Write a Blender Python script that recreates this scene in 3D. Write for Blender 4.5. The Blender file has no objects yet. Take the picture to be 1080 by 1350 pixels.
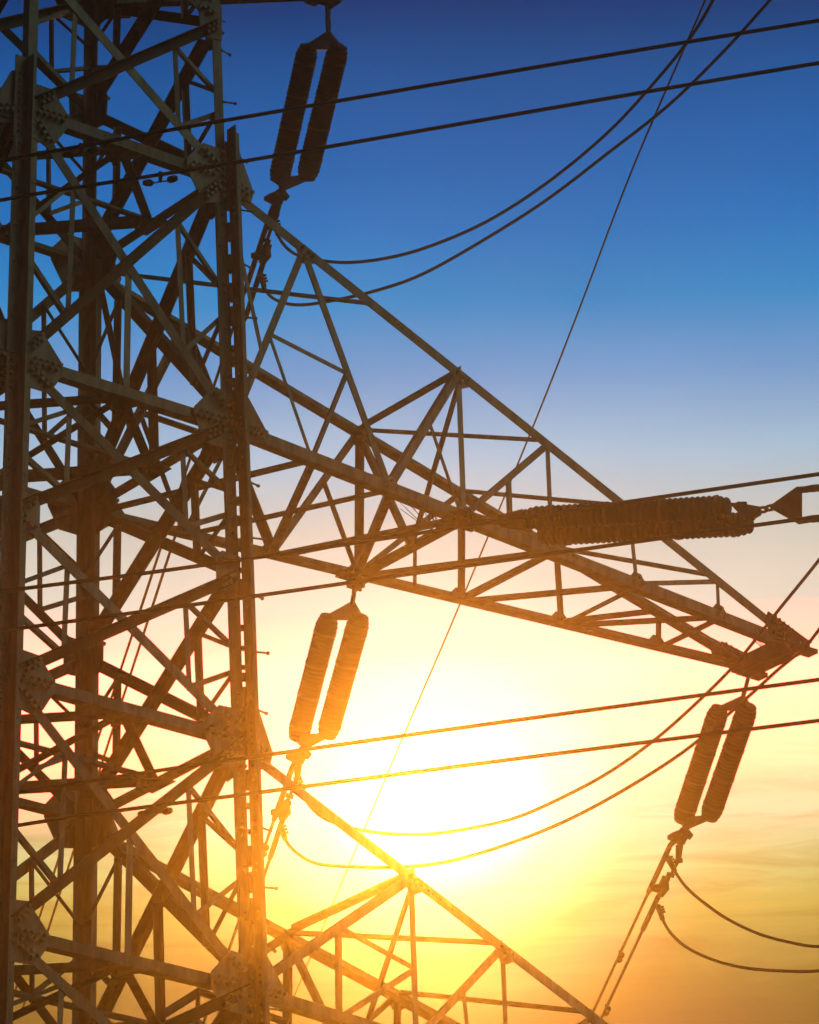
import bpy, bmesh, math, random
from mathutils import Vector as V, Matrix

random.seed(7)
SC = bpy.context.scene
COL = SC.collection

# ------------------------------------------------------------------ camera
GZ = 23.2                                   # height of the middle arm's lower chord above the ground
CAM = V((-25.06380, -37.69683, -21.54634 + GZ))
CR = V((0.78998293, -0.61298561, -0.01325196))
CU = V((-0.24561028, -0.33618521, 0.90920575))
CF = V((0.56178515, 0.71500220, 0.41613615))
FP = 6506.96                                # focal length in photograph pixels (1080 x 1350)
cam_d = bpy.data.cameras.new('camera')
cam = bpy.data.objects.new('camera', cam_d)
COL.objects.link(cam)
cam.matrix_world = Matrix(((CR.x, CU.x, -CF.x, CAM.x), (CR.y, CU.y, -CF.y, CAM.y), (CR.z, CU.z, -CF.z, CAM.z), (0, 0, 0, 1)))
cam_d.sensor_fit = 'VERTICAL'
cam_d.sensor_height = 24
cam_d.lens = 24 * FP / 1350
cam_d.clip_start = 0.5
cam_d.clip_end = 3000
SC.camera = cam

def ray(px, py):
    return CF + CR * ((px - 540) / FP) + CU * ((675 - py) / FP)
def at(px, py, depth):                      # point on the line of sight at a distance along the view axis
    return CAM + ray(px, py) * depth
def on_plane(px, py, p, n):
    d = ray(px, py)
    return CAM + d * ((V(p) - CAM).dot(n) / d.dot(n))
def depth_of(p):
    return (V(p) - CAM).dot(CF)
def pix(p):
    d = V(p) - CAM
    z = d.dot(CF)
    return (540 + FP * d.dot(CR) / z, 675 - FP * d.dot(CU) / z)

# ------------------------------------------------------------------ light, sky, exposure
SUN_DIR = ray(530, 1115).normalized()       # towards the sun
SUN_EL = math.asin(SUN_DIR.z)
sun_d = bpy.data.lights.new('sun', 'SUN')
sun_d.energy = 0.30
sun_d.angle = math.radians(1.0)
sun_d.color = (1.0, 0.31, 0.04)
sun = bpy.data.objects.new('sun', sun_d)
COL.objects.link(sun)
sun.rotation_euler = SUN_DIR.to_track_quat('Z', 'Y').to_euler()
sun.location = (0, 0, 60)

SC.view_settings.view_transform = 'Standard'
SC.view_settings.look = 'None'
SC.view_settings.exposure = 0
SC.view_settings.gamma = 1
SC.view_settings.use_curve_mapping = False

def lin(c):
    return tuple(((x / 255) / 12.92 if x / 255 <= 0.04045 else ((x / 255 + 0.055) / 1.055) ** 2.4) for x in c)

W = bpy.data.worlds.new('World')
SC.world = W
W.use_nodes = True
nt = W.node_tree
nt.nodes.clear()
def N(t, **kw):
    n = nt.nodes.new(t)
    for k, v in kw.items():
        setattr(n, k, v)
    return n
def L(a, b):
    nt.links.new(a, b)
def math_node(op, a, b=None, c=None):
    n = N('ShaderNodeMath', operation=op)
    for i, x in enumerate((a, b, c)):
        if x is None: continue
        if isinstance(x, (int, float)): n.inputs[i].default_value = x
        else: L(x, n.inputs[i])
    return n.outputs[0]
def ramp(fac, stops, interp='LINEAR'):
    n = N('ShaderNodeValToRGB')
    cr = n.color_ramp
    cr.interpolation = interp
    while len(cr.elements) < len(stops): cr.elements.new(0.5)
    for e, (p, c) in zip(cr.elements, stops):
        e.position = p
        e.color = (*c, 1)
    L(fac, n.inputs[0])
    return n.outputs[0]
def mix(kind, fac, a, b):
    n = N('ShaderNodeMix', data_type='RGBA', blend_type=kind)
    n.clamp_factor = True
    for sock, x in ((n.inputs[0], fac), (n.inputs[6], a), (n.inputs[7], b)):
        if isinstance(x, (int, float)): sock.default_value = x
        elif isinstance(x, tuple): sock.default_value = (*x, 1)
        else: L(x, sock)
    return n.outputs[2]
def dot_with(v, vec):
    n = N('ShaderNodeVectorMath', operation='DOT_PRODUCT')
    L(v, n.inputs[0]); n.inputs[1].default_value = vec
    return n.outputs['Value']

tc = N('ShaderNodeTexCoord')
D = tc.outputs['Generated']
sep = N('ShaderNodeSeparateXYZ'); L(D, sep.inputs[0])
elev = math_node('ARCSINE', sep.outputs[2])
# a row of the photograph -> elevation of that part of the sky
def row_el(y):
    return math.asin(ray(540, y).normalized().z)
E0, E1 = math.radians(10), math.radians(40)
u = math_node('DIVIDE', math_node('SUBTRACT', elev, E0), E1 - E0)
SKY = [(1900, (20, 16, 12)), (1500, (150, 95, 40)), (1350, (115.8, 95.7, 37.4)), (1300, (132.3, 116.1, 41.7)), (1250, (159.1, 147.8, 62.8)), (1200, (185.6, 175.8, 76.1)), (1150, (197.6, 206.4, 126.4)), (1080, (218.0, 223.7, 173.7)), (1000, (222.5, 204.3, 155.5)), (900, (222.5, 208.8, 182.5)), (800, (232, 232, 214)), (700, (212, 217, 208)), (600, (170.0, 208.1, 236.2)), (500, (115.3, 171.2, 228.4)), (400, (23.8, 150.8, 223.7)), (300, (0.0, 127.2, 212.6)), (200, (0.0, 109.8, 196.0)), (100, (0.0, 94.4, 173.1)), (0, (0.0, 60.5, 130.5)), (-250, (8, 36, 84)), (-600, (3, 12, 34))]
stops = [((row_el(y) - E0) / (E1 - E0), lin(c)) for y, c in SKY]
sky = ramp(u, stops)
# thin streaks of cirrus, stretched along the horizon
mp = N('ShaderNodeMapping'); L(D, mp.inputs[0])
mp.inputs['Rotation'].default_value = (0.02, -0.05, 0.2)
mp.inputs['Scale'].default_value = (20, 20, 190)
nz = N('ShaderNodeTexNoise'); L(mp.outputs[0], nz.inputs[0])
nz.inputs['Scale'].default_value = 1.0; nz.inputs['Detail'].default_value = 7; nz.inputs['Roughness'].default_value = 0.6
nz.inputs['Distortion'].default_value = 0.9
band = ramp(u, [((row_el(y) - E0) / (E1 - E0), (v, v, v)) for y, v in ((1500, .0), (1330, .35), (1230, 1), (1080, .8), (960, .25), (850, 0))])
cl = ramp(nz.outputs[0], [(0.46, (0, 0, 0)), (0.60, (.6, .6, .6)), (0.72, (1, 1, 1))])
cl_f = math_node('MULTIPLY', math_node('MULTIPLY', cl, band), 1.0)
sky = mix('MULTIPLY', cl_f, sky, (0.74, 0.58, 0.44))
cl2 = ramp(nz.outputs[0], [(0.20, (1, 1, 1)), (0.42, (0, 0, 0))])
cl2_f = math_node('MULTIPLY', math_node('MULTIPLY', cl2, band), 0.36)
sky = mix('ADD', cl2_f, sky, (0.42, 0.24, 0.06))
# faint unevenness of the clear air
mp2 = N('ShaderNodeMapping'); L(D, mp2.inputs[0]); mp2.inputs['Scale'].default_value = (9, 9, 26)
nz2 = N('ShaderNodeTexNoise'); L(mp2.outputs[0], nz2.inputs[0]); nz2.inputs['Scale'].default_value = 1.6; nz2.inputs['Detail'].default_value = 6
sky = mix('MULTIPLY', 1.0, sky, ramp(nz2.outputs[0], [(.3, (.93, .94, .95)), (.7, (1.05, 1.05, 1.04))]))
# the brightness of the sky round the sun
GLOW_DIR = ray(578, 1062).normalized()
hx = GLOW_DIR.cross(V((0, 0, 1))).normalized()
hy = hx.cross(GLOW_DIR)
gx = math_node('MULTIPLY', dot_with(D, hx), 0.80)
gy = dot_with(D, hy)
r2 = math_node('ADD', math_node('MULTIPLY', gx, gx), math_node('MULTIPLY', gy, gy))
front = math_node('GREATER_THAN', dot_with(D, GLOW_DIR), 0.2)
rad = math_node('MULTIPLY', math_node('SQRT', r2), FP / 600)      # 1 = 600 photo pixels
glow = ramp(rad, [(0, (1.3, 1.25, 1.2)), (.12, (1.1, 1.05, .95)), (.23, (.50, .44, .42)), (.36, (.15, .12, .15)), (.54, (.03, .018, .03)), (1, (0, 0, 0))], 'EASE')
gm = N('ShaderNodeMix', data_type='RGBA', blend_type='MULTIPLY'); gm.inputs[0].default_value = 1
L(glow, gm.inputs[6]); L(front, gm.inputs[7])
# towards the sun the horizon is golden, away from it dim and blue
azd = dot_with(D, V((SUN_DIR.x, SUN_DIR.y, 0)).normalized())
away = ramp(azd, [(0.0, (0, 0, 0)), (0.55, (0, 0, 0)), (0.97, (1, 1, 1))])
dusk = ramp(u, [(0, (.006, .007, .010)), (.3, (.010, .014, .022)), (1, (.012, .022, .042))])
sky = mix('MIX', away, dusk, sky)
sky = mix('ADD', 1.0, sky, gm.outputs[2])
# extra glow added to the sky band, beyond exposure, so haze reddens the steel
def rows(stops):
    return ramp(u, [((row_el(y) - E0) / (E1 - E0), (v, v, v)) for y, v in stops], 'EASE')
boost_rows = rows(((1105, 0), (1060, .3), (1000, 1), (890, 1), (845, .30), (800, 0)))
boost_az = ramp(azd, [(0.0, (0, 0, 0)), (0.80, (0, 0, 0)), (0.93, (1, 1, 1))], 'EASE')
near_az = ramp(azd, [(0.0, (.8, .8, .8)), (0.985, (.8, .8, .8)), (0.9985, (1, 1, 1))], 'EASE')
fr = mix('MULTIPLY', 1.0, mix('MULTIPLY', 1.0, boost_rows, boost_az), (6.0, 0, 0))
fg = mix('MULTIPLY', 1.0, mix('MULTIPLY', 1.0, boost_rows, mix('MULTIPLY', 1.0, boost_az, near_az)), (0, .55, .26))
sky = mix('ADD', 1.0, mix('ADD', 1.0, sky, fr), fg)
# unseen bright sky patch added high behind the camera's right, to light the steel
FILL_DIR = V((0.50, -0.62, 0.60)).normalized()
cd = dot_with(D, FILL_DIR)
lobe = ramp(cd, [(0.0, (0, 0, 0)), (0.93, (0, 0, 0)), (0.985, (1, 1, 1))], 'EASE')
sky = mix('ADD', 1.0, sky, mix('MULTIPLY', 1.0, lobe, (.95, 1.2, .85)))
bg = N('ShaderNodeBackground'); L(sky, bg.inputs[0]); bg.inputs[1].default_value = 1.0
wo = N('ShaderNodeOutputWorld'); L(bg.outputs[0], wo.inputs[0])
W.cycles.sampling_method = 'MANUAL'
W.cycles.sample_map_resolution = 2048

SC.cycles.use_denoising = True
SC.cycles.max_bounces = 6
SC.cycles.sample_clamp_indirect = 0
SC.cycles.sample_clamp_direct = 0
SC.cycles.volume_bounces = 1

# ------------------------------------------------------------------ materials
def material(name, c1, c2, rough, metal=0.0, scale=6.0, bump=0.0, streak=False, spec=0.5):
    m = bpy.data.materials.new(name)
    m.use_nodes = True
    t = m.node_tree
    b = t.nodes['Principled BSDF']
    co = t.nodes.new('ShaderNodeTexCoord')
    mp = t.nodes.new('ShaderNodeMapping')
    t.links.new(co.outputs['Object'], mp.inputs[0])
    if streak: mp.inputs['Scale'].default_value = (1, 1, 0.22)
    n1 = t.nodes.new('ShaderNodeTexNoise')
    n1.inputs['Scale'].default_value = scale; n1.inputs['Detail'].default_value = 8; n1.inputs['Roughness'].default_value = .65
    t.links.new(mp.outputs[0], n1.inputs[0])
    cr = t.nodes.new('ShaderNodeValToRGB')
    cr.color_ramp.elements[0].position = .32; cr.color_ramp.elements[0].color = (*c1, 1)
    cr.color_ramp.elements[1].position = .68; cr.color_ramp.elements[1].color = (*c2, 1)
    t.links.new(n1.outputs[0], cr.inputs[0])
    t.links.new(cr.outputs[0], b.inputs['Base Color'])
    if streak:                               # every bar has weathered a little differently
        oi = t.nodes.new('ShaderNodeObjectInfo')
        mr = t.nodes.new('ShaderNodeMapRange')
        mr.inputs['To Min'].default_value = .62; mr.inputs['To Max'].default_value = 1.2
        t.links.new(oi.outputs['Random'], mr.inputs['Value'])
        mu = t.nodes.new('ShaderNodeMix'); mu.data_type = 'RGBA'; mu.blend_type = 'MULTIPLY'; mu.inputs[0].default_value = 1
        t.links.new(cr.outputs[0], mu.inputs[6]); t.links.new(mr.outputs[0], mu.inputs[7])
        t.links.new(mu.outputs[2], b.inputs['Base Color'])
    b.inputs['Roughness'].default_value = rough
    b.inputs['Metallic'].default_value = metal
    b.inputs['Specular IOR Level'].default_value = spec
    if bump:
        bp = t.nodes.new('ShaderNodeBump')
        bp.inputs['Strength'].default_value = bump; bp.inputs['Distance'].default_value = .01
        n2 = t.nodes.new('ShaderNodeTexNoise'); n2.inputs['Scale'].default_value = scale * 9
        t.links.new(co.outputs['Object'], n2.inputs[0])
        t.links.new(n2.outputs[0], bp.inputs['Height'])
        t.links.new(bp.outputs[0], b.inputs['Normal'])
    return m
GALV = material('galvanised_steel', (.15, .145, .115), (.36, .35, .29), .62, .0, 7, .25, True, .3)
DARKST = material('dark_and_shaded_steel', (.055, .045, .035), (.11, .095, .07), .7, .0, 6, .2, True, .25)  # dark steel; on the diagonal braces its tone stands in for shade
BOLT = material('bolt_steel', (.05, .045, .04), (.10, .09, .075), .55, .2, 20)
PORC = material('brown_porcelain', (.010, .008, .007), (.018, .013, .010), .55, .0, 14, spec=.18)
CAPM = material('cap_metal', (.022, .019, .016), (.035, .03, .026), .4, .1, 20)
FITT = material('fitting_iron', (.035, .032, .028), (.07, .06, .05), .6, .1, 12)
WIRE = material('aluminium_cable', (.045, .045, .045), (.075, .07, .068), .6, .3, 30)
TWIG = material('dry_twig', (.07, .05, .03), (.12, .09, .05), .9, .0, 30)
SOIL = material('dry_grass_soil', (.035, .035, .018), (.08, .07, .04), .95, .0, .6)

# ------------------------------------------------------------------ mesh helpers
class MB:
    def __init__(self): self.v = []; self.f = []
    def add(self, vs, fs):
        k = len(self.v)
        self.v += [tuple(x) for x in vs]
        self.f += [tuple(i + k for i in f) for f in fs]
    def prism(self, prof, P, Q, ax, ay):     # extrude a 2-D profile from P to Q
        P, Q = V(P), V(Q)
        d = (Q - P)
        n = len(prof)
        if ax.cross(ay).dot(d) < 0: prof = prof[::-1]
        a = [P + ax * x + ay * y for x, y in prof]
        b = [Q + ax * x + ay * y for x, y in prof]
        fs = [(i, (i + 1) % n, n + (i + 1) % n, n + i) for i in range(n)]
        fs += [tuple(range(n))[::-1], tuple(range(n, 2 * n))]
        self.add(a + b, fs)
    def box(self, c, ax, ay, az, sx, sy, sz):
        c = V(c)
        self.prism([(-sx / 2, -sy / 2), (sx / 2, -sy / 2), (sx / 2, sy / 2), (-sx / 2, sy / 2)], c - az * (sz / 2), c + az * (sz / 2), ax, ay)
    def tube(self, pts, r, seg=8, radii=None):
        pts = [V(p) for p in pts]
        n = len(pts)
        ref = V((0.31, 0.17, 0.93))
        vs = []
        for i, p in enumerate(pts):
            d = (pts[min(i + 1, n - 1)] - pts[max(i - 1, 0)]).normalized()
            x = d.cross(ref)
            if x.length < .05: x = d.cross(V((1, 0, 0)))
            x.normalize(); y = d.cross(x)
            rr = radii[i] if radii else r
            vs += [p + (x * math.cos(2 * math.pi * k / seg) + y * math.sin(2 * math.pi * k / seg)) * rr for k in range(seg)]
        fs = []
        for i in range(n - 1):
            for k in range(seg):
                a, b = i * seg + k, i * seg + (k + 1) % seg
                fs.append((a, b, b + seg, a + seg))
        fs += [tuple(range(seg))[::-1], tuple(range((n - 1) * seg, n * seg))]
        self.add(vs, fs)
    def bolt(self, c, n, r=.013, h=.018):
        n = V(n)
        self.tube([V(c) - n * .004, V(c) + n * h], r, 6)
    def build(self, name, mat, parent=None, smooth=False):
        me = bpy.data.meshes.new(name)
        me.from_pydata(self.v, [], self.f)
        bm = bmesh.new(); bm.from_mesh(me)
        bmesh.ops.recalc_face_normals(bm, faces=bm.faces)
        bm.to_mesh(me); bm.free()
        me.materials.append(mat)
        if smooth:
            for p in me.polygons: p.use_smooth = True
        o = bpy.data.objects.new(name, me)
        COL.objects.link(o)
        if parent:
            o.parent = parent
            if parent.type == 'EMPTY' or parent.location.length: o.matrix_parent_inverse = Matrix.Translation(-root_loc(parent))
        return o
def root_loc(o):
    l = V((0, 0, 0))
    while o:
        l = l + o.location
        o = o.parent
    return l
def tag(o, label=None, cat=None, group=None, kind=None):
    if label: o['label'] = label
    if cat: o['category'] = cat
    if group: o['group'] = group
    if kind: o['kind'] = kind
    return o
def empty(name, loc, label, cat, group=None):
    o = bpy.data.objects.new(name, None)
    o.empty_display_size = .3
    o.location = loc
    COL.objects.link(o)
    return tag(o, label, cat, group)

def l_profile(a, t, edge, out, off):
    """edge +1 / -1: which long edge of the face flange carries the second flange; out: +1 towards the face normal."""
    h = a / 2
    s = -edge
    # (w, n): face flange between n=off and n=off-t (if out<0) or off..off+t (if out>0)
    f0, f1 = (off, off - t) if out < 0 else (off, off + t)
    tip = off - a if out < 0 else off + a
    return [(-h * s * -1 * -1, f0), (h * s, f0), (h * s, f1), (-h * s + t * s, f1), (-h * s + t * s, tip), (-h * s, tip)]
def angle(mb, P, Q, n, a, edge=-1, out=-1, off=0.0, t=None, cut0=0.0, cut1=0.0, bolts=0, up=None):
    P, Q = V(P), V(Q)
    d = (Q - P).normalized()
    n = V(n); n = (n - d * n.dot(d)).normalized()
    w = n.cross(d)
    ref = V(up) if up else V((0, 0, 1))
    if w.dot(ref) < 0: w = -w
    P = P + d * cut0; Q = Q - d * cut1
    t = t or max(.007, a * .1)
    mb.prism(l_profile(a, t, edge, out, off), P, Q, w, n)
    if bolts:
        top = off if out < 0 else off + t
        for k in range(bolts):
            for X, s in ((P, 1), (Q, -1)):
                mb.bolt(X + d * s * (.05 + .075 * k) + w * (-.0 * edge) + n * top, n, .012, .016)

def hull2(pts):
    pts = sorted(set((round(x, 5), round(y, 5)) for x, y in pts))
    def half(seq):
        h = []
        for p in seq:
            while len(h) > 1 and (h[-1][0] - h[-2][0]) * (p[1] - h[-2][1]) - (h[-1][1] - h[-2][1]) * (p[0] - h[-2][0]) <= 0: h.pop()
            h.append(p)
        return h
    a, b = half(pts), half(pts[::-1])
    return a[:-1] + b[:-1]
def gusset(mb, c, n, arms, off0, off1, extra=(), rows=True, bside=1, up=V((0, 0, 1))):
    """plate around node c in the plane with normal n; arms = [(direction, reach, width, bolt count)]"""
    n = V(n).normalized()
    y = (up - n * up.dot(n)).normalized(); x = y.cross(n)
    pts = []
    for d, reach, wd, nb in arms:
        d = V(d).normalized(); dx, dy = d.dot(x), d.dot(y)
        l = math.hypot(dx, dy); dx /= l; dy /= l
        pts += [(dx * reach - dy * wd / 2, dy * reach + dx * wd / 2), (dx * reach + dy * wd / 2, dy * reach - dx * wd / 2)]
    pts += list(extra)
    c = V(c)
    mb.prism(hull2(pts), c + n * off0, c + n * off1, x, y)
    if rows:
        top = max(off0, off1) if bside > 0 else min(off0, off1)
        for d, reach, wd, nb in arms:
            d = V(d).normalized(); d = (d - n * d.dot(n)).normalized(); p = n.cross(d)
            for k in range(nb):
                r = reach - .06 - k * .072
                for s in ((-1, 1) if wd > .1 else (0,)):
                    mb.bolt(c + d * (r + .02 * s) + p * (s * wd * .22) + n * top, n * bside, .022, .050)

# ------------------------------------------------------------------ setting: ground
mb = MB()
mb.add([(-200, -200, 0), (200, -200, 0), (200, 200, 0), (-200, 200, 0)], [(0, 1, 2, 3)])
g = mb.build('ground', SOIL)
tag(g, kind='structure')

# ------------------------------------------------------------------ the tower
Z = lambda z: z + GZ
def hw(z):                                  # half the width of the shaft at height z over the middle arm
    return 1.3 - 0.02258 * z if z > -10 else 1.3 + .2258 + (-10 - z) * .10
zI, zH, zF, zB, zA, zE, zC, zD, zG, zJ, zK = 8.85, 6.0, 4.67, 2.845, 0.0, -1.665, -3.42, -6.0, -7.7, -9.5, -13.6
tower = empty('lattice_tower', (0, 0, 0), 'tall galvanised steel lattice power tower with crossed bracing and long triangular arms', 'power tower')
def P3(cx, cy, z):                          # corner of the shaft
    w = hw(z)
    return V((cx * w, cy * w, Z(z)))

# legs: two angles in a star below the upper splice, one angle above it
LA, LT, GAP = .145, .015, .018
def leg_shape(cx, cy):
    ox, oy = V((cx, 0, 0)), V((0, cy, 0))
    m = MB()
    def piece(z0, z1, prof):
        cuts = [z0] + [c for c in (-10.0,) if z0 < c < z1] + [z1]
        for a, b in zip(cuts, cuts[1:]):
            m.prism(prof, P3(cx, cy, a), P3(cx, cy, b), ox, oy)
    e = .001
    inner = [(-e, -e), (-LA, -e), (-LA, -e - LT), (-e - LT, -e - LT), (-e - LT, -LA), (-e, -LA)]
    gg = GAP
    outer = [(gg, gg), (LA + gg, gg), (LA + gg, gg + LT), (gg + LT, gg + LT), (gg + LT, LA + gg), (gg, LA + gg)]
    single = [(-e, -e), (-.112, -e), (-.112, -.013), (-.013, -.013), (-.013, -.112), (-e, -.112)]
    zs = 3.40
    piece(zK, zs - .55, inner)
    piece(zK, zs, outer)
    piece(zs - .55, zI, single)
    piece(-GZ + 0.0, zK, inner); piece(-GZ + 0.0, zK, outer)
    # batten plates and packs between the two angles
    rnd = random.Random(int(cx * 3 + cy * 7 + 20))
    z = zs - .9
    while z > zK:
        h = rnd.choice((.035, .05, .08, .2))
        c = P3(cx, cy, z)
        m.box(c + ox * gg / 2 + oy * gg / 2, ox, oy, V((0, 0, 1)), .05, .05, h)
        z -= h + rnd.choice((.07, .13, .17, .22))
    # splice covers: plates lapped on the flanges, every few metres
    for zc, hl in ((zB - .62, .45), (zA - .72, .35), (zE + .55, .3), (zC + .75, .35), (zC - .8, .4), (zD + .85, .3)):
        c = P3(cx, cy, zc)
        m.box(c - ox * (.085) + oy * (.007), ox, oy, V((0, 0, 1)), .10, .012, hl)
        m.box(c + ox * (.105) + oy * (gg + LT + .007), ox, oy, V((0, 0, 1)), .085, .012, hl)
    # rows of bolts along the flanges
    z = zs - .2
    while z > -10.5:
        c = P3(cx, cy, z)
        near = min(abs(z - q) for q in (zB, zA, zC, zD))
        step = .075 if near < .42 else rnd.choice((.075, .09, .3, .42))
        m.bolt(c - ox * .075 + oy * (.016 if near > .42 else .004), oy, .014, .024)
        m.bolt(c + ox * .11 + oy * (gg + LT + .006), oy, .014, .022)
        m.bolt(c + ox * (gg - .0) + oy * .1, -ox, .013, .02)
        z -= step
    return m
for cx, cy in ((-1, -1), (1, -1), (1, 1), (-1, 1)):
    leg_shape(cx, cy).build('leg', GALV, tower)

# faces: the same bracing on each of the four sides
FACES = [((-1, -1), (1, -1), V((0, -1, 0))), ((1, -1), (1, 1), V((1, 0, 0))), ((1, 1), (-1, 1), V((0, 1, 0))), ((-1, 1), (-1, -1), V((-1, 0, 0)))]
PANELS = [(zH, zI, 0), (zF, zH, 0), (zB, zF, 0), (zA, zB, 1), (zE, zA, 0), (zC, zE, 0), (zD, zC, 1), (zG, zD, 0), (zJ, zG, 0), (zK, zJ, 0)]
BOT = {zB, zA, zC, zD, zH}
for fi, (A, B, n) in enumerate(FACES):
    flip = fi in (1, 2)
    for z0, z1, hang in PANELS:
        a0, b0, a1, b1 = P3(*A, z0), P3(*B, z0), P3(*A, z1), P3(*B, z1)
        big = z0 >= -10
        s = .112
        # "\" : inside the gussets ; "/" : outside of them
        m = MB(); angle(m, a1, b0, n, s, edge=1, out=-1, off=-.016, cut0=.24, cut1=.24, bolts=2); m.build('diagonal_brace', GALV, tower)
        m = MB(); angle(m, b1, a0, n, s, edge=1, out=1, off=.001, cut0=.10, cut1=.10, bolts=0); m.build('diagonal_brace', DARKST, tower)  # darker colour paints in the shade under the outstanding flange
        lerp = lambda p, q, k: p + (q - p) * k
        if not big or fi == 3: continue
        # where the two diagonals sit at a quarter of the width on either side
        def dn(k): return lerp(a1, b0, k)
        def up(k): return lerp(a0, b1, k)
        kq = .235
        for k in (kq, 1 - kq):
            lo, hi = sorted((dn(k), up(k)), key=lambda p: p.z)
            m = MB(); angle(m, lo, hi, n, .06, edge=1, out=-1, off=-.03, up=(B[0] - A[0], B[1] - A[1], 0), bolts=1); m.build('vertical_brace', GALV, tower)
            side = (A if k < .5 else B)
            zm = (z0 + z1) / 2
            l1, l2 = P3(*side, zm + .07), P3(*side, zm - .12)
            m = MB(); angle(m, hi, l1, n, .042, edge=-1, out=-1, off=-.04, cut1=.08); m.build('redundant_strut', GALV, tower)
            m = MB(); angle(m, lo, l2, n, .052, edge=-1, out=-1, off=-.045, cut1=.08); m.build('redundant_strut', GALV, tower)
        if hang:
            mid = lerp(a0, b0, .5)
            m = MB(); angle(m, lerp(a1, b0, .5) - V((0, 0, .0)), mid, n, .075, edge=1, out=-1, off=-.03, up=(B[0] - A[0], B[1] - A[1], 0)); m.build('hanger_brace', GALV, tower)
# horizontals and the level frames inside the shaft
for z in (zH, zB, zA, zC, zD):
    mids = []
    for fi, (A, B, n) in enumerate(FACES):
        a, b = P3(*A, z), P3(*B, z)
        m = MB(); angle(m, a, b, n, .118, edge=-1, out=-1, off=-.018, cut0=.3, cut1=.3, bolts=0); m.build('horizontal_brace', GALV, tower)
        mids.append((a + b) / 2 - n * .09 - V((0, 0, .06)))
    up = V((0, 0, 1))
    for i in range(4):
        p, q = mids[i], mids[(i + 1) % 4]
        m = MB(); angle(m, p, q, V((0, 0, -1)), .10, edge=1, out=-1, off=0, up=(p + q) * -1 + V((0, 0, 2 * Z(z)))); m.build('plan_brace', GALV, tower)
    for p, q, dz, s in ((mids[0], mids[2], .02, .085), (mids[1], mids[3], .035, .07)):
        m = MB(); angle(m, p + up * dz, q + up * dz, V((0, 0, -1)), s, edge=1, out=-1, off=0, up=(1, 1, 0)); m.build('plan_brace', GALV, tower)
    for k, p in enumerate(mids):
        nn = FACES[k][2]
        m = MB(); gusset(m, p + nn * .05, V((0, 0, -1)), [(nn.cross(V((0, 0, 1))), .2, .1, 0), (-nn.cross(V((0, 0, 1))), .2, .1, 0), (-nn, .28, .12, 2)], .002, .012, up=nn)
        m.build('gusset_plate', GALV, tower)

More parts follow.
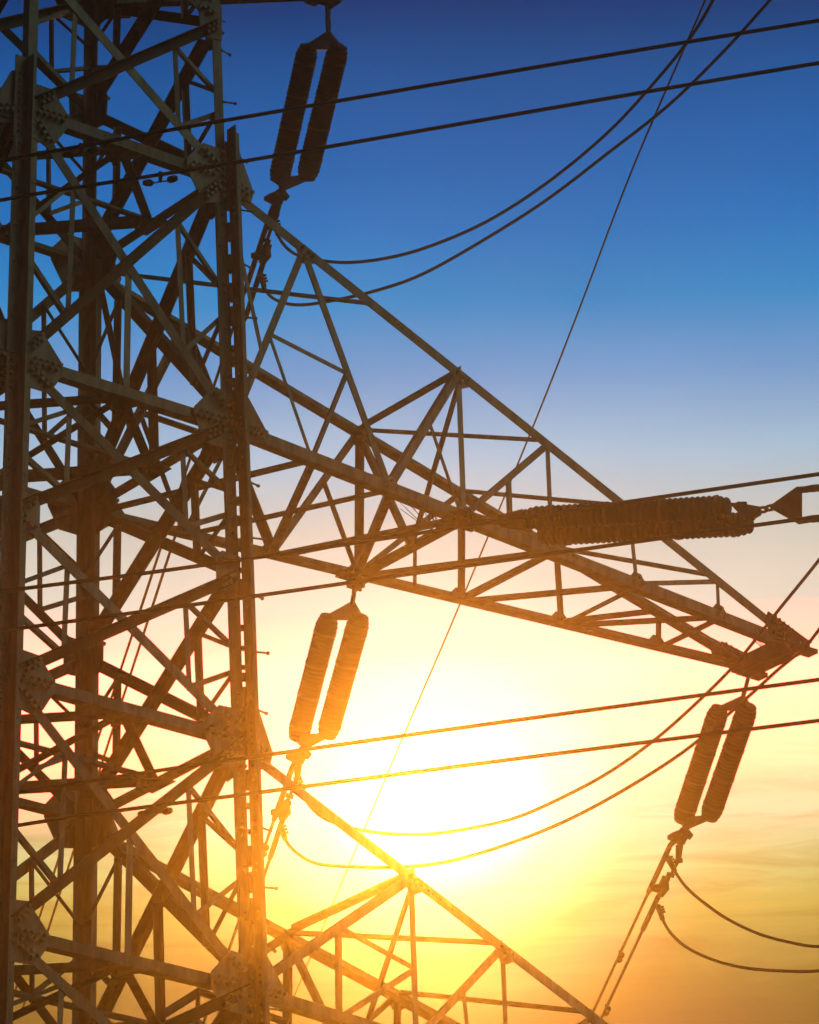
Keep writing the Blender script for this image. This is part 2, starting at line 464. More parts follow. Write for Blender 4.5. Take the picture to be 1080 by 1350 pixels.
# ------------------------------------------------------------------ cross arms
def arm(sx, zL, zU, length, tip_hw, xs_low, xs_up, web, plan, frames, secondary, thin=True, z_tip=0.0, tip_k=1.0):
    w0, w1 = hw(zL), hw(zU)
    tipx = length
    def low(x, s):
        k = (x - w0) / (tipx - w0)
        return V((sx * x, s * (w0 + (tip_hw - w0) * k), Z(zL + z_tip * k)))
    def upn(x, s):
        k = (x - w1) / (tipx - w1)
        return V((sx * x, s * (w1 + (tip_hw - w1) * k), Z(zU - .095 + (zL + z_tip + .10 - zU) * k)))
    pt = {}
    for s in (-1, 1):
        for i, x in enumerate(xs_low): pt['n%d' % i, s] = low(x, s)
        for i, x in enumerate(xs_up): pt['U%d' % i, s] = upn(x, s)
    nrm = {s: V((0, s, 0)) for s in (-1, 1)}
    dl = (low(tipx, -1) - low(w0, -1)).normalized()
    for s in (-1, 1):
        d = (low(tipx, s) - low(w0, s)); nrm[s] = V((-d.y, d.x, 0)).normalized()
        if nrm[s].y * s < 0: nrm[s] = -nrm[s]
    for s in (-1, 1):
        n = nrm[s]
        c0 = .05
        m = MB(); angle(m, low(w0 + .1, s), low(tipx - .05, s), n, .122, edge=-1, out=-1, off=-.016, t=.014)
        for x in xs_low[3:5]:
            for k in range(7 if x < tipx - 1 else 0):
                q = low(x + .12 + .06 * k, s)
                m.bolt(q + n * -.016 + V((0, 0, .02)), n, .014, .022)
        m.build('arm_chord', GALV, tower)
        m = MB(); angle(m, upn(w1 + .1, s), upn(tipx - .12, s), n, .112 if s < 0 else .15, edge=1 if s < 0 else -1, out=-1, off=-.016, t=.013)
        for x in xs_up[2:3]:
            for k in range(9 if x < tipx - 1 else 0):
                q = upn(x + .10 + .06 * k, s)
                m.bolt(q + n * -.016, n, .014, .022)
        m.build('arm_chord', GALV, tower)
        for a, b, size in web:
            P, Q = pt[a, s], pt[b, s]
            m = MB()
            vert = abs((Q - P).normalized().z) > .9
            angle(m, P, Q, n, size, edge=1, out=-1, off=-.032, up=(sx, 0, 0) if vert else None, bolts=1)
            m.build('arm_brace', GALV, tower)
        for (a, b, ka), (c, d2, kb), size in secondary:
            P = pt[a, s].lerp(pt[b, s], ka); Q = pt[c, s].lerp(pt[d2, s], kb)
            m = MB(); angle(m, P, Q, n, size, edge=1, out=-1, off=-.045); m.build('arm_strut', GALV, tower)
        # node plates
        for i, x in enumerate(xs_low):
            if 1 < i and x < tipx - .6:
                m = MB(); gusset(m, low(x, s), n, [(dl, .12, .09, 1), (-dl, .12, .09, 1), (V((0, 0, 1)), .125, .10, 1)], -.030, -.020, bside=1)
                m.build('gusset_plate', GALV, tower)
        for i, x in enumerate(xs_up):
            if x < tipx - .8 and i in ((1, 3) if len(xs_up) > 6 else (2, 3)):
                du = (upn(tipx, s) - upn(w1, s)).normalized()
                m = MB(); gusset(m, upn(x, s), n, [(du, .18, .10, 2), (-du, .10, .10, 1), (V((0, 0, -1)), .16, .09, 1)], -.032, -.022, bside=1)
                m.build('gusset_plate', GALV, tower)
    dn = V((0, 0, -1))
    for a, sa, b, sb, size in plan:
        P, Q = pt[a, sa], pt[b, sb]
        topside = a[0] == 'U'
        o = V((0, 0, -.05 if not topside else .03))
        m = MB(); angle(m, P + o, Q + o, dn, size, edge=1, out=-1, off=0, up=(0, 1, 0), cut0=.05, cut1=.05); m.build('arm_brace', GALV, tower)
    for i, (lo, hi) in enumerate(frames):
        mid = (pt[lo, -1] + pt[lo, 1]) / 2 + V((0, 0, -.03))
        for s in (-1, 1):
            m = MB(); angle(m, pt[hi, s], mid, V((-sx, 0, 0)), .065, edge=1, out=-1, off=0); m.build('arm_brace', GALV, tower)
    # tip: cheek plates on both sides and a channel between them
    for s in (-1, 1):
        n = nrm[s]
        ll = (low(tipx - 1, s) - low(tipx, s)).normalized(); uu = (upn(tipx - 1, s) - upn(tipx, s)).normalized()
        m = MB()
        gusset(m, low(tipx, s) + V((0, 0, .04)), n, [(ll, .50 * tip_k, .11, 4), (uu, .56 * tip_k, .12, 5), (-ll, .16 * tip_k, .12, 1)], -.012, .004)
        gusset(m, low(tipx, s) + V((0, 0, .04)), n, [(ll, .40 * tip_k, .11, 4), (uu, .46 * tip_k, .12, 5), (-ll, .16 * tip_k, .12, 1)], -.050, -.036, bside=-1)
        m.box(low(tipx, s) + V((sx * .02, 0, -.05)), V((1, 0, 0)), V((0, 1, 0)), V((0, 0, 1)), .34 * tip_k, .16, .05)
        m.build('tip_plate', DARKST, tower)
    m = MB()
    a, b = low(tipx - .05, -1), low(tipx - .05, 1)
    angle(m, a + V((0, 0, -.03)), b + V((0, 0, -.03)), V((sx, 0, 0)), .16, edge=-1, out=-1, off=.06, t=.015)
    a, b = low(tipx - .22, -1), low(tipx - .22, 1)
    angle(m, a + V((0, 0, -.03)), b + V((0, 0, -.03)), V((-sx, 0, 0)), .14, edge=-1, out=-1, off=.06, t=.015)
    m.build('tip_beam', GALV, tower)
    return pt, low, upn, nrm

# middle arm
MID_LOW = [hw(0), 2.40, 3.487, 4.558, 5.864, 7.166, 8.462]
MID_UP = [hw(zB), 2.342, 3.388, 4.557, 5.870, 7.112, 8.475]
WEB = [('n0', 'U1', .085), ('U1', 'n2', .085), ('n2', 'U3', .085), ('U3', 'n3', .075), ('n3', 'U4', .065), ('U4', 'n4', .06), ('n4', 'U5', .055), ('U5', 'n5', .05), ('U6', 'n6', .045), ('n5', 'U6', .055)]
SEC = [(('n0', 'U1', .52), ('U1', 'n2', .52), .05), (('n0', 'U1', .52), ('n1', 'n2', 0), .04), (('U1', 'n2', .52), ('n1', 'n2', 0.02), .042),
       (('n2', 'U3', .58), ('n2', 'n3', .98), .04), (('n3', 'U4', .55), ('n3', 'n4', .55), .045), (('U0', 'U1', .05), ('n0', 'U1', .42), .05)]
PLAN = [('n1', -1, 'n2', 1, .07), ('n2', -1, 'n3', 1, .085), ('n3', -1, 'n3', 1, .13), ('n3', -1, 'n2', 1, .085), ('n4', -1, 'n4', 1, .06), ('n4', -1, 'n3', 1, .085), ('n5', -1, 'n4', 1, .075),
        ('n5', -1, 'n5', 1, .055), ('n6', -1, 'n5', 1, .07), ('n6', -1, 'n6', 1, .07), ('n1', -1, 'n0', 1, .075), ('n2', -1, 'n1', 1, .06),
        ('U3', -1, 'U3', 1, .09), ('U0', 1, 'U2', -1, .05), ('U3', 1, 'U4', -1, .05), ('U4', 1, 'U5', -1, .05), ('U5', 1, 'U6', -1, .055)]
mid_pt, mid_low, mid_up, mid_n = arm(1, 0.0, zB, 9.753, .4216, MID_LOW, MID_UP, WEB, PLAN, [('n3', 'U3')], SEC)
# lower arm, one panel shorter
LOW_LOW = [hw(zD), 2.655, 3.688, 4.985, 6.285, 7.585]
LOW_UP = [hw(zC), 2.45, 3.688, 4.985, 6.300, 7.60]
WEB2 = [('n0', 'U2', .09), ('U2', 'n2', .075), ('n2', 'U3', .065), ('U3', 'n3', .06), ('n3', 'U4', .055), ('U4', 'n4', .05), ('n4', 'U5', .05), ('U5', 'n5', .045)]
SEC2 = [(('n0', 'U2', .55), ('n1', 'n2', 0), .05), (('n0', 'U2', .55), ('U2', 'n2', .55), .06), (('U2', 'n2', .57), ('n1', 'n2', 0), .055), (('n2', 'U3', .55), ('n2', 'n3', .6), .05)]
PLAN2 = [('n1', -1, 'n2', 1, .07), ('n2', -1, 'n2', 1, .13), ('n3', -1, 'n2', 1, .08), ('n3', -1, 'n3', 1, .06), ('n4', -1, 'n3', 1, .07), ('n2', -1, 'n1', 1, .06),
         ('U2', -1, 'U2', 1, .105), ('U2', 1, 'U3', -1, .06), ('U3', 1, 'U4', -1, .055)]
low_pt, low_low, low_up, low_n = arm(1, zD, zC, 8.88, .43, LOW_LOW, LOW_UP, WEB2, PLAN2, [('n2', 'U2')], SEC2)
# upper arm (only its underside reaches into the picture)
TOP_LOW = [hw(zH), 2.5, 3.60, 4.9, 6.2, 7.5]
WEB3 = [('n0', 'U2', .09), ('U2', 'n2', .075), ('n2', 'U3', .065), ('U3', 'n3', .06)]
h_top = on_plane(432, -6, (0, .22, 0), V((0, 1, 0)))
print('TOP', h_top, h_top.z - GZ)
top_pt, top_low, top_up, top_n = arm(1, zH, zI, h_top.x + .02, .22, [hw(zH), 2.5, 3.60], [hw(zI), 2.45, 3.60], [('n0', 'U1', .09), ('U1', 'n1', .075), ('n1', 'U2', .065), ('U2', 'n2', .06)], [('n1', -1, 'n1', 1, .08)], [], [], z_tip=h_top.z - GZ - zH, tip_k=.55)
# arms on the far left, whose roots show at the edge of the picture
for zl, zu, ln in ((0.0, zB, 9.753), (zD, zC, 8.88)):
    arm(-1, zl, zu, ln, .43, [hw(zl), 2.4, 3.5, 4.6], [hw(zu), 2.4, 3.5, 4.6], [('n0', 'U1', .085), ('U1', 'n2', .085), ('n2', 'U3', .08)], [('n3', -1, 'n3', 1, .13)], [], [])

# gusset plates where braces and arms meet the legs
arm_at = {zA: (1, 9.753, 0), zB: (1, 9.753, -zB), zD: (1, 8.88, 0), zC: (1, 8.88, zD - zC), zH: (1, h_top.x, 0)}
for fi, (A, B, n) in enumerate(FACES):
    for cidx, (C0, C1) in enumerate(((A, B), (B, A))):
        for z, zu, zd in ((zH, zI, zF), (zB, zF, zA), (zA, zB, zE), (zC, zE, zD), (zD, zC, zG)):
            c = P3(*C0, z)
            h = (P3(*C1, z) - c).normalized()
            du = (P3(*C1, zu) - c).normalized(); dd = (P3(*C1, zd) - c).normalized()
            m = MB()
            arms = [(h, .50, .13, 5), (dd, .46, .12, 4), (du, .42, .12, 3)]
            ex = []
            gusset(m, c, n, arms, .002, .015, extra=[(0.0, .30), (0.0, -.30)] )
            # the row of bolts down the leg
            for k in range(7):
                m.bolt(c + V((0, 0, -.26 + .085 * k)) + h * .055 + n * .015, n, .022, .045)
            if fi in (0, 2) and z in arm_at:
                sgn, ln, drop = arm_at[z]
                sx = C0[0]
                s = C0[1]
                w = hw(z)
                da = V((sx * (ln - w), s * (.43 - w), drop)).normalized()
                dw = V((0, 0, 1)) if z in (zA, zD) else V((0, 0, .25))
                nn = V((-da.y, da.x, 0)).normalized()
                if nn.dot(n) < 0: nn = -nn
                low_side = z in (zA, zD, zH)
                plate = [(da, .42 if low_side else .36, .13, 5), (V((sx * .30, 0, .9 if low_side else 1)), .40, .10, 0), (V((0, 0, -1)), .16, .10, 0), (V((0, 0, 1)), .42, .06, 0)]
                gusset(m, c + V((sx * .02, s * .004, 0)), nn, plate, -.012, .001)
            m.build('gusset_plate', GALV, tower)
        # short panels: a smaller rectangular plate
        for z, zu, zd in ((zF, zH, zB), (zE, zA, zC), (zG, zD, zJ)):
            c = P3(*C0, z)
            h = (P3(*C1, z) - c).normalized()
            du = (P3(*C1, zu) - c).normalized(); dd = (P3(*C1, zd) - c).normalized()
            m = MB()
            gusset(m, c, n, [(h, .26, .32, 0), (dd, .30, .12, 3), (du, .30, .12, 2)], .002, .014, extra=[(0.0, .2), (0.0, -.2)])
            m.build('gusset_plate', GALV, tower)

# climbing bolts on the near right leg
sb = MB(); sb.tube([(-.02, 0, 0), (.135, 0, 0)], .0105, 6); sb.tube([(.122, 0, 0), (.145, 0, 0)], .018, 6); sb.tube([(.0, 0, 0), (.018, 0, 0)], .016, 6)
first = None
z = 5.6; k = 0
while z > -8:
    p = P3(1, -1, z) + V((.150 if z < 3.4 else .0, -.02 if z < 3.4 else .006, 0))
    if first is None:
        o = sb.build('step_bolt', GALV, tower); first = o
        o.matrix_parent_inverse = Matrix.Identity(4)
    else:
        o = first.copy(); COL.objects.link(o); o.parent = tower; o.matrix_parent_inverse = Matrix.Identity(4)
    o.location = p; o.rotation_euler = (0, .0, -.35 if k % 2 else .2)
    z -= .62; k += 1
# hanger and earthing hardware under the arm nodes
def node_block(p, size, name='hanger_plate'):
    m = MB()
    m.box(p + V((0, 0, -.02)), V((1, 0, 0)), V((0, 1, 0)), V((0, 0, 1)), size * 1.1, size * .7, .02)
    m.box(p + V((-.02, 0, -.09)), V((1, 0, 0)), V((0, 1, 0)), V((0, 0, 1)), size * .55, .03, .16)
    m.box(p + V((.03, -.05, -.05)), V((.8, .6, 0)), V((-.6, .8, 0)), V((0, 0, 1)), size * .7, .03, .12)
    rnd = random.Random(int(p.x * 100))
    for k in range(10):
        q = p + V((rnd.uniform(-.5, .5) * size, rnd.uniform(-.3, .3) * size, -.03))
        m.bolt(q, V((0, 0, -1)), .017, .04)
    return m.build(name, DARKST, tower)

# ------------------------------------------------------------------ insulators
def lathe(mb, A, B, prof, seg=20):
    A, B = V(A), V(B)
    d = (B - A); ln = d.length; d.normalize()
    x = d.cross(V((.3, .2, 1))).normalized(); y = d.cross(x)
    vs, fs = [], []
    for h, r in prof:
        for k in range(seg):
            a = 2 * math.pi * k / seg
            vs.append(A + d * (h * ln) + (x * math.cos(a) + y * math.sin(a)) * r)
    n = len(prof)
    for i in range(n - 1):
        for k in range(seg):
            a, b = i * seg + k, i * seg + (k + 1) % seg
            fs.append((a, b, b + seg, a + seg))
    fs += [tuple(range(seg))[::-1], tuple(range((n - 1) * seg, n * seg))]
    mb.add(vs, fs)
def insulator_string(A, B, parent, R, pitch, cap_pitch, depth):
    A, B = V(A), V(B)
    ln = (B - A).length
    n = max(6, int(ln / pitch))
    prof = [(0, .03), (.2 / n, .05)]
    for i in range(n):
        e = min(i + .5, n - i - .5)
        R2 = R * min(1, .74 + .26 * min(1, e / 2.2))
        h = i / n
        prof += [(h + .02 / n, R2 - depth), (h + .22 / n, R2 - depth * .35), (h + .5 / n, R2), (h + .78 / n, R2 - depth * .35), (h + .98 / n, R2 - depth)]
    prof += [(1 - .1 / n, .05), (1, .03)]
    m = MB(); lathe(m, A, B, prof)
    o = m.build('insulator_string', PORC, parent, True)
    d = (B - A).normalized()
    x = d.cross(V((.3, .2, 1))).normalized(); y = d.cross(x)
    rnd = random.Random(int(ln * 1000 + A.x * 77))
    t = cap_pitch * .55
    while t < ln - .05:
        m = MB()
        c = A + d * t
        lathe(m, c - d * .018, c + d * .018, [(0, R - .012), (.2, R + .003), (.8, R + .003), (1, R - .012)], 20)
        m.build('cap_band', CAPM, o, True)
        t += cap_pitch
    return o
def plate(mb, pts, n, t):                    # flat plate through pts
    n = V(n).normalized()
    c = sum((V(p) for p in pts), V()) / len(pts)
    y = (V(pts[0]) - c); y = (y - n * y.dot(n)).normalized(); x = y.cross(n)
    mb.prism(hull2([((V(p) - c).dot(x), (V(p) - c).dot(y)) for p in pts]), c - n * t / 2, c + n * t / 2, x, y)
def link(mb, A, B, r=.012, w=.035):
    A, B = V(A), V(B)
    d = (B - A).normalized(); x = d.cross(V((.5, -.7, .2))).normalized()
    pts = []
    for k in range(13):
        a = 2 * math.pi * k / 12
        pts.append((A + B) / 2 + d * math.cos(a) * (B - A).length / 2 + x * math.sin(a) * w)
    mb.tube(pts, r, 6)

def smooth_path(pts, n=8):
    out = []
    P = [pts[0]] + list(pts) + [pts[-1]]
    for i in range(1, len(P) - 2):
        for k in range(n):
            t = k / n
            a, b, c, d = P[i - 1], P[i], P[i + 1], P[i + 2]
            out.append(0.5 * ((2 * b) + (c - a) * t + (2 * a - 5 * b + 4 * c - d) * t * t + (3 * b - a - 3 * c + d) * t ** 3))
    out.append(pts[-1])
    return out

FAR_DIR = V((.30, .954, 0))
NEARL_DIR = V((.52, -.854, 0))
def hanging_set(where, hang, apex_px, s_top, s_bot, bot_px, parts, jumpers, conductors, dampers, labels):
    """hang: 3-D point on the arm; the string is pulled away along the far line."""
    pn = FAR_DIR.cross(V((0, 0, 1))).normalized()
    U = lambda p: on_plane(p[0], p[1], hang, pn)
    t = empty('insulator_pair', hang, labels[0], 'insulator', 'paired hanging insulators under the arms')
    ap = U(apex_px)
    side = CR * .9 + CU * .1                                # the two strings lie side by side across the line of sight
    tl, tr = U(s_top[0]), U(s_top[1])
    bl, br = U(s_bot[0]), U(s_bot[1])
    d0 = (bl - tl).normalized()
    nn = (tr - tl).cross(d0).normalized()
    insulator_string(tl, bl, t, .126, .046, .375, .009)
    insulator_string(tr, br, t, .126, .046, .375, .009)
    m = MB(); link(m, hang + V((0, 0, .02)), hang.lerp(ap, .62), .02, .05); link(m, hang.lerp(ap, .45), ap + (ap - hang).normalized() * .04, .02, .045); m.build('shackle', FITT, t)
    m = MB(); plate(m, [ap, ap + (tr - tl).normalized() * .03, tl + d0 * -.02, tr + d0 * -.02, tl + d0 * .05, tr + d0 * .05], nn, .03)
    m.tube([tl - nn * .03, tl + nn * .03], .03, 8); m.tube([tr - nn * .03, tr + nn * .03], .03, 8)
    m.build('yoke_plate', FITT, t)
    bp = U(bot_px)
    m = MB(); plate(m, [bp, bl + d0 * .02, br + d0 * .02, bl - d0 * .05, br - d0 * .05], nn, .03)
    m.tube([bl - nn * .03, bl + nn * .03], .03, 8); m.tube([br - nn * .03, br + nn * .03], .03, 8)
    m.build('yoke_plate', FITT, t)
    dep = depth_of(bp)
    # fittings below: parts given as pixel offsets from the lower yoke's point
    O = lambda dx, dy, dd=0: at(bot_px[0] + dx, bot_px[1] + dy, dep + dd)
    m = MB()
    m.tube([O(2, -6), O(-2, 8), O(-6, 18)], .05, 8, [.035, .05, .045])
    m.tube([O(-24, 10), O(-16, 10), O(-8, 8), O(2, 8)], .05, 8, [.022, .060, .070, .050])
    m.tube([O(-8, 0), O(0, 4), O(8, 10)], .04, 8, [.03, .06, .035])
    m.tube([O(1, -8), O(*parts['B'][0])], .03, 8, [.035, .04])
    m.tube([O(-2, 2), O(*conductors[0][0])], .03, 8, [.045, .03])
    m.build('clamp', FITT, t)
    m = MB(); j = parts
    m.tube([O(*j['B'][0]), O(*j['B'][1])], .035, 8, [.045, .03]); m.tube([O(*j['B'][1]), O(*j['B'][2])], .02, 8)
    m.tube([O(j['B'][1][0] - 5, j['B'][1][1]), O(j['B'][1][0] + 6, j['B'][1][1] - 2)], .028, 8)
    m.tube([O(j['B'][2][0] - 5, j['B'][2][1] - 2), O(j['B'][2][0] + 5, j['B'][2][1] + 1)], .026, 8)
    m.build('turnbuckle', FITT, t)
    m = MB()
    b3 = j['B'][3]
    m.tube([O(*j['B'][2]), O(b3[0] + 2, b3[1] - 10)], .022, 8)
    m.tube([O(b3[0] - 1, b3[1] - 13), O(b3[0] + 9, b3[1] - 10)], .03, 8)
    m.tube([O(b3[0] + 3, b3[1] - 14), O(b3[0] + 1, b3[1]), O(b3[0] - 4, b3[1] + 12)], .05, 8, [.035, .072, .035])
    m.tube([O(b3[0] - 18, b3[1] + 1), O(b3[0] - 9, b3[1] + 1), O(b3[0], b3[1] + 2)], .05, 8, [.03, .05, .06])
    m.build('counterweight', FITT, t)
    # two conductors leave for the next tower; each starts in a compression sleeve
    for ci, (start, sleeve, end, far) in enumerate(conductors):
        p0 = O(*start); ps = O(*sleeve, .5)
        p1 = at(*end, dep + far)
        pts = [p0.lerp(p1, k / 24) for k in range(25)]
        m = MB(); m.tube(pts, .0185, 8)
        c = m.build('line_conductor', WIRE, None, True)
        tag(c, labels[1][ci], 'power line', 'conductors running away from the hanging insulators')
        m = MB(); dd = (p1 - p0).normalized(); sl = (ps - p0).length
        m.tube([p0, p0 + dd * .05, p0 + dd * (1.9 if ci == 0 else 1.5), p0 + dd * (2.0 if ci == 0 else 1.6)], .03, 8, [.03, .032, .032, .02])
        m.build('compression_sleeve', FITT, c, True)
        for k, (kk, lab) in enumerate(dampers[ci]):
            q = p0.lerp(p1, 0) + dd * kk
            damper(q, dd, lab)
    for ji, (pts, dnear, term) in enumerate(jumpers):
        n = len(pts)
        P = [at(x, y, dep + .05 - dnear * (i / (n - 1)) ** 1.2) for i, (x, y) in enumerate(pts)]
        P = smooth_path(P, 6)
        m = MB(); m.tube(P, .0185, 8)
        c = m.build('jumper_cable', WIRE, None, True)
        tag(c, labels[2][ji], 'cable', 'jumper cables looping under the arms')
        m = MB()
        m.tube([P[0], P[5]], .034, 8, [.036, .030])
        d = (P[5] - P[0]).normalized(); x = d.cross(CF).normalized()
        for k in range(3): m.bolt(P[0] + d * (.03 + .05 * k) + x * .03, x, .014, .03)
        m.build('jumper_terminal', FITT, c, True)
    return t
damper_src = []
def damper(q, dd, label):
    if not damper_src:
        m = MB(); m.tube([(-.16, 0, -.09), (-.08, 0, -.11), (0, 0, -.1), (.08, 0, -.11), (.16, 0, -.09)], .009, 6)
        t = bpy.data.objects.new('vibration_damper', None); COL.objects.link(t)
        for s in (-1, 1):
            w = MB(); w.tube([(s * .10, 0, -.105), (s * .13, 0, -.10), (s * .20, 0, -.09), (s * .24, 0, -.088)], .04, 8, [.022, .045, .045, .03])
            w.build('damper_weight', FITT, t, True)
        m.build('damper_cable', FITT, t)
        c = MB(); c.tube([(0, 0, -.11), (0, 0, -.05), (0, 0, .03)], .03, 8, [.02, .026, .034]); c.build('damper_clamp', FITT, t)
        damper_src.append(t)
    else:
        src = damper_src[0]
        t = src.copy(); COL.objects.link(t)
        for ch in list(src.children):
            c = ch.copy(); COL.objects.link(c); c.parent = t
    t.location = q
    x = dd.normalized(); y = V((0, 0, 1)).cross(x).normalized(); z = x.cross(y)
    t.rotation_euler = Matrix((x, y, z)).transposed().to_euler()
    t.scale = (.72, .8, .72)
    tag(t, label, 'damper', 'vibration dampers clamped on the wires')
    return t

# hang points
h_mid = mid_low(4.558, 1) + V((0, 0, -.10))
h_tip = mid_low(9.74, 1) + V((-.02, 0, -.12))
node_block(mid_low(4.558, 1), .34); node_block(mid_low(4.558, -1), .36); node_block(low_low(3.688, 1), .34)
node_block(V((h_top.x - .02, h_top.y, h_top.z + .03)), .40)

PARTS = {'B': [(-8, 22), (-9, 44), (-17, 60), (-27, 82)]}
hanging_set('top', h_top, (433, 41), ((407, 60), (447, 60)), ((367, 240), (404, 236)), (372, 252),
    {'B': [(-8, 30), (-14, 48), (-20, 66), (-23, 84)]},
    [([(362, 290), (368, 313), (383, 331), (405, 340), (450, 346), (500, 342), (560, 327), (640, 293), (720, 242), (800, 176), (860, 112), (910, 50), (945, -10), (990, -110)], 4.0, 0),
     ([(344, 362), (350, 382), (365, 396), (395, 402), (440, 396), (500, 382), (560, 360), (640, 315), (720, 264), (800, 203), (880, 140), (950, 72), (1015, 0), (1090, -90)], 4.0, 0)],
    [((-14, 26), (-24, 60), (15, 1322), 26), ((-24, 92), (-45, 150), (30, 1330), 26)], [[], []],
    ('dark paired insulators at the top of the picture, hanging in blue sky', 
     ('left wire of the pair dropping from the topmost insulators past the right-hand leg', 'right wire of the pair dropping from the topmost insulators past the right-hand leg'),
     ('upper jumper cable sagging from the topmost insulators up to the top right', 'lower jumper cable sagging from the topmost insulators up to the top right')))
hanging_set('middle', h_mid, (465, 793), ((434, 812), (475, 812)), ((392, 975), (431, 971)), (401, 988),
    {'B': [(-8, 22), (-9, 40), (-19, 62), (-26, 82)]},
    [([(393, 1030), (400, 1050), (420, 1074), (450, 1088), (500, 1098), (560, 1100), (620, 1092), (680, 1078), (740, 1052), (800, 1020), (860, 978), (915, 930), (970, 875), (1030, 800), (1080, 738), (1150, 645)], 4.2, 0),
     ([(370, 1088), (378, 1110), (395, 1127), (420, 1139), (470, 1143), (530, 1143), (590, 1136), (660, 1116), (740, 1085), (820, 1043), (900, 992), (960, 942), (1020, 888), (1080, 830), (1150, 700)], 4.2, 0)],
    [((-15, 22), (-30, 60), (150, 1690), 24), ((-28, 92), (-40, 130), (172, 1690), 24)],
    [[(2.9, 'small damper on the left wire beside the right-hand leg, under the middle insulators')], []],
    ('golden paired insulators hanging beside the tower leg, above the white sun glow',
     ('left wire of the pair running down from the middle insulators behind the leg', 'right wire of the pair running down from the middle insulators behind the leg'),
     ('upper jumper cable fading through the sun glow to the right edge', 'lower jumper cable fading through the sun glow to the right edge')))
hanging_set('tip', h_tip, (980, 917), ((949, 933), (987, 930)), ((899, 1083), (935, 1079)), (904, 1094),
    {'B': [(-8, 20), (-10, 42), (-20, 60), (-30, 76)]},
    [([(880, 1130), (892, 1152), (907, 1172), (932, 1193), (960, 1212), (1000, 1231), (1040, 1242), (1080, 1248), (1150, 1246), (1250, 1215), (1340, 1170)], 4.2, 0),
     ([(868, 1195), (875, 1215), (887, 1233), (907, 1250), (942, 1266), (982, 1276), (1030, 1280), (1080, 1280), (1160, 1270), (1250, 1240), (1340, 1195)], 4.2, 0)],
    [((-20, 20), (-45, 70), (640, 1640), 20), ((-36, 88), (-50, 120), (654, 1640), 20)],
    [[(4.6, 'damper on the left wire below the insulators at the arm tip')], [(5.4, 'damper on the right wire below the insulators at the arm tip')]],
    ('golden paired insulators hanging under the tip of the long arm at right',
     ('left wire of the pair running down to the bottom edge from the arm tip insulators', 'right wire of the pair running down to the bottom edge from the arm tip insulators'),
     ('upper of two jumper cables curving right from under the arm tip insulators', 'lower of two jumper cables curving right from under the arm tip insulators')))

# the horizontal strain insulators on the middle arm
n3 = mid_low(4.558, -1)
pn = NEARL_DIR.cross(V((0, 0, 1))).normalized()
UU = lambda x, y, o=0: on_plane(x, y, n3 + pn * o, pn)
ti = empty('strain_insulator', n3, 'brown ribbed twin insulators stretched level to the right of the arm', 'insulator')
a1, b1 = UU(690, 684), UU(962, 668)
off = V((0, 0, -.17)) + pn * .16
a2, b2 = UU(702, 694), UU(983, 680)
insulator_string(a1, b1, ti, .128, .060, .60, .022)
insulator_string(a2 - pn * .22, b2 - pn * .22, ti, .128, .060, .60, .022)
m = MB(); plate(m, [UU(655, 686), UU(660, 680), UU(690, 672), UU(702, 700), UU(660, 694)], pn, .05); link(m, n3 + V((.02, -.05, -.05)), UU(662, 688), .02, .05); m.build('yoke_plate', FITT, ti)
m = MB(); plate(m, [UU(962, 664), UU(985, 688), UU(1003, 678), UU(1003, 669), UU(975, 664)], pn, .05)
m.tube([UU(972, 665), UU(984, 665)], .03); m.tube([UU(985, 683), UU(995, 682)], .03)
m.build('yoke_plate', FITT, ti)
m = MB(); link(m, UU(1000, 673), UU(1012, 671), .016, .035); link(m, UU(1009, 671), UU(1022, 668), .016, .03); m.build('shackle', FITT, ti)
m = MB(); plate(m, [UU(1016, 670), UU(1018, 666), UU(1052, 642), UU(1057, 645), UU(1057, 690), UU(1050, 689)], pn, .04)
m.tube([UU(1052, 646), UU(1066, 645)], .035); m.tube([UU(1052, 687), UU(1066, 685)], .035)
m.build('yoke_plate', FITT, ti)
for i, (x0, y0, x1, y1, lab) in enumerate(((1060, 645, 1700, 585, 'upper thick clamp and wire leaving the strain insulator plate at the right edge'), (1060, 685, 1700, 632, 'lower thick clamp and wire leaving the strain insulator plate at the right edge'))):
    p0 = UU(x0, y0); p1 = UU(x1, y1)
    m = MB(); m.tube([p0.lerp(p1, k / 12) for k in range(13)], .0185, 8); c = m.build('line_conductor', WIRE, None, True)
    tag(c, lab, 'power line', 'conductors leaving the strain insulator')
    m = MB(); m.tube([p0, p0.lerp(p1, .02), p0.lerp(p1, .045), p0.lerp(p1, .05)], .035, 8, [.03, .04, .036, .02]); m.build('compression_sleeve', FITT, c, True)

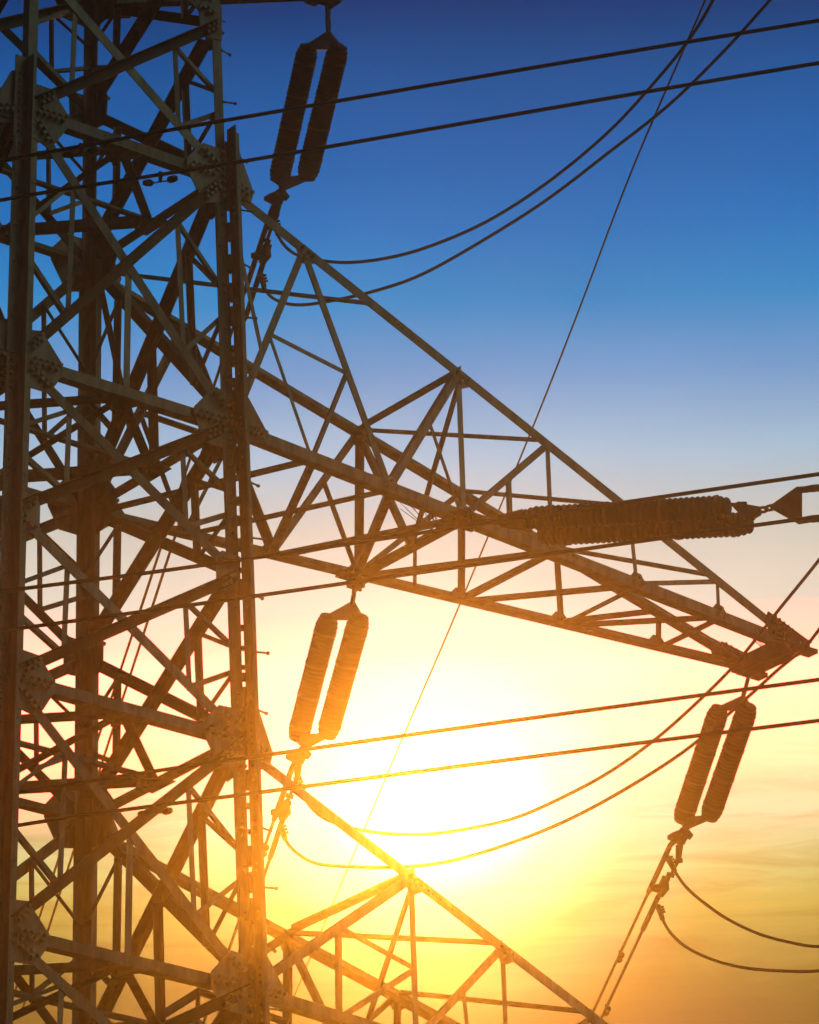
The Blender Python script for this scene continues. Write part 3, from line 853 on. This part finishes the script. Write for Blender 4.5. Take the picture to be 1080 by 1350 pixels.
# conductors of the left-hand circuit, passing in front of the shaft
CROSS = [((-450, 293), (0, 212), (330, 153), (1080, 27), 'upper of the two straight wires crossing the blue sky at the top', 107),
         ((-450, 350), (0, 264), (330, 211), (1080, 83), 'lower of the two straight wires crossing the blue sky at the top', 212),
         ((-450, 840), (0, 780), (311, 739), (1080, 625), 'upper straight wire passing just above the long ribbed insulators', None),
         ((-450, 895), (0, 832), (335, 786), (1080, 681), 'lower straight wire passing just below the long ribbed insulators', None),
         ((-450, 1125), (0, 1049), (340, 997), (1080, 896), 'upper straight wire crossing above the white sun glow', None),
         ((-450, 1175), (0, 1092), (340, 1045), (1080, 950), 'lower straight wire crossing the white sun glow', 205)]
for i, (pa, pb, pc, pd, lab, dmp) in enumerate(CROSS):
    X = (-450, 0, 330, 1080)
    dep = lambda x: 46.6 - (x / 1080) * 2.9
    pts = [at(p[0], p[1], dep(p[0])) for p in (pa, pb, pc, pd)]
    ext = at(pd[0] + 1500, pd[1] + (pd[1] - pc[1]) * 1500 / (pd[0] - pc[0]) * .94, dep(pd[0] + 1500))
    P = smooth_path(pts + [ext], 10)
    m = MB(); m.tube(P, .0185, 8)
    c = m.build('line_conductor', WIRE, None, True)
    tag(c, lab, 'power line', 'straight wires passing in front of the tower')
    if dmp:
        j = min(range(len(P)), key=lambda k: abs(pix(P[k])[0] - dmp))
        k0 = P[j]; dd = (P[j + 1] - P[j - 1]).normalized()
        q = k0 + dd * ((dmp - pix(k0)[0]) / max(1e-3, (pix(k0 + dd)[0] - pix(k0)[0])))
        damper(q, dd, {107: 'damper on the upper top wire, in front of the dark rear leg', 212: 'damper on the lower top wire, left of the big riveted plate', 205: 'damper on the lower glow wire, between the two golden legs'}[dmp])
# the thin distant wire
P = smooth_path([at(x, y, d) for x, y, d in ((960, -70, 66), (930, 0, 67), (835, 220, 70), (762, 412, 73), (703, 562, 76), (605, 800, 81), (530, 975, 85), (450, 1165, 89), (385, 1320, 93), (330, 1450, 97))], 6)
m = MB(); m.tube(P, .0145, 6)
tag(m.build('earth_wire', WIRE, None, True), 'very thin single wire slanting down the whole sky behind the arm', 'power line')

# dry twig tufts stuck in the arm
def tuft(base, spread, count, label):
    rnd = random.Random(count)
    m = MB()
    for k in range(count):
        a = rnd.uniform(-1, 1)
        l = rnd.uniform(.22, .5) * spread
        tip = base + (CR * (a * .75 - .15) + V((0, 0, 1)) * rnd.uniform(.5, 1) + CF * rnd.uniform(-.3, .3)) * l
        mid = base.lerp(tip, .5) + CR * rnd.uniform(-.03, .03)
        m.tube([base + CR * rnd.uniform(-.05, .05), mid, tip], .003, 5, [.0055, .0045, .003])
    tag(m.build('twig_tuft', TWIG), label, 'twigs')
tuft(at(575, 703, depth_of(mid_low(4.5, 0))), 1.0, 17, 'sprig of thin dry twigs sticking up from the middle of the arm')
tuft(at(1018, 862, depth_of(mid_low(9.75, -.3))), .55, 12, 'small sprig of dry twigs caught at the arm tip')

# ------------------------------------------------------------------ the air
m = MB()
m.add([(x, y, z) for z in (-1.0, 33.5) for x, y in ((-201, -201), (201, -201), (201, 201), (-201, 201))],
      [(0, 1, 2, 3), (4, 5, 6, 7), (0, 1, 5, 4), (1, 2, 6, 5), (2, 3, 7, 6), (3, 0, 4, 7)])
hm = bpy.data.materials.new('haze')
hm.use_nodes = True
t = hm.node_tree
t.nodes.clear()
pv = t.nodes.new('ShaderNodeVolumePrincipled')
pv.inputs['Color'].default_value = (1.0, .95, .40, 1)
pv.inputs['Density'].default_value = .0014
pv.inputs['Anisotropy'].default_value = .978
ou = t.nodes.new('ShaderNodeOutputMaterial')
t.links.new(pv.outputs[0], ou.inputs['Volume'])
hz = m.build('haze', hm)
tag(hz, kind='stuff')
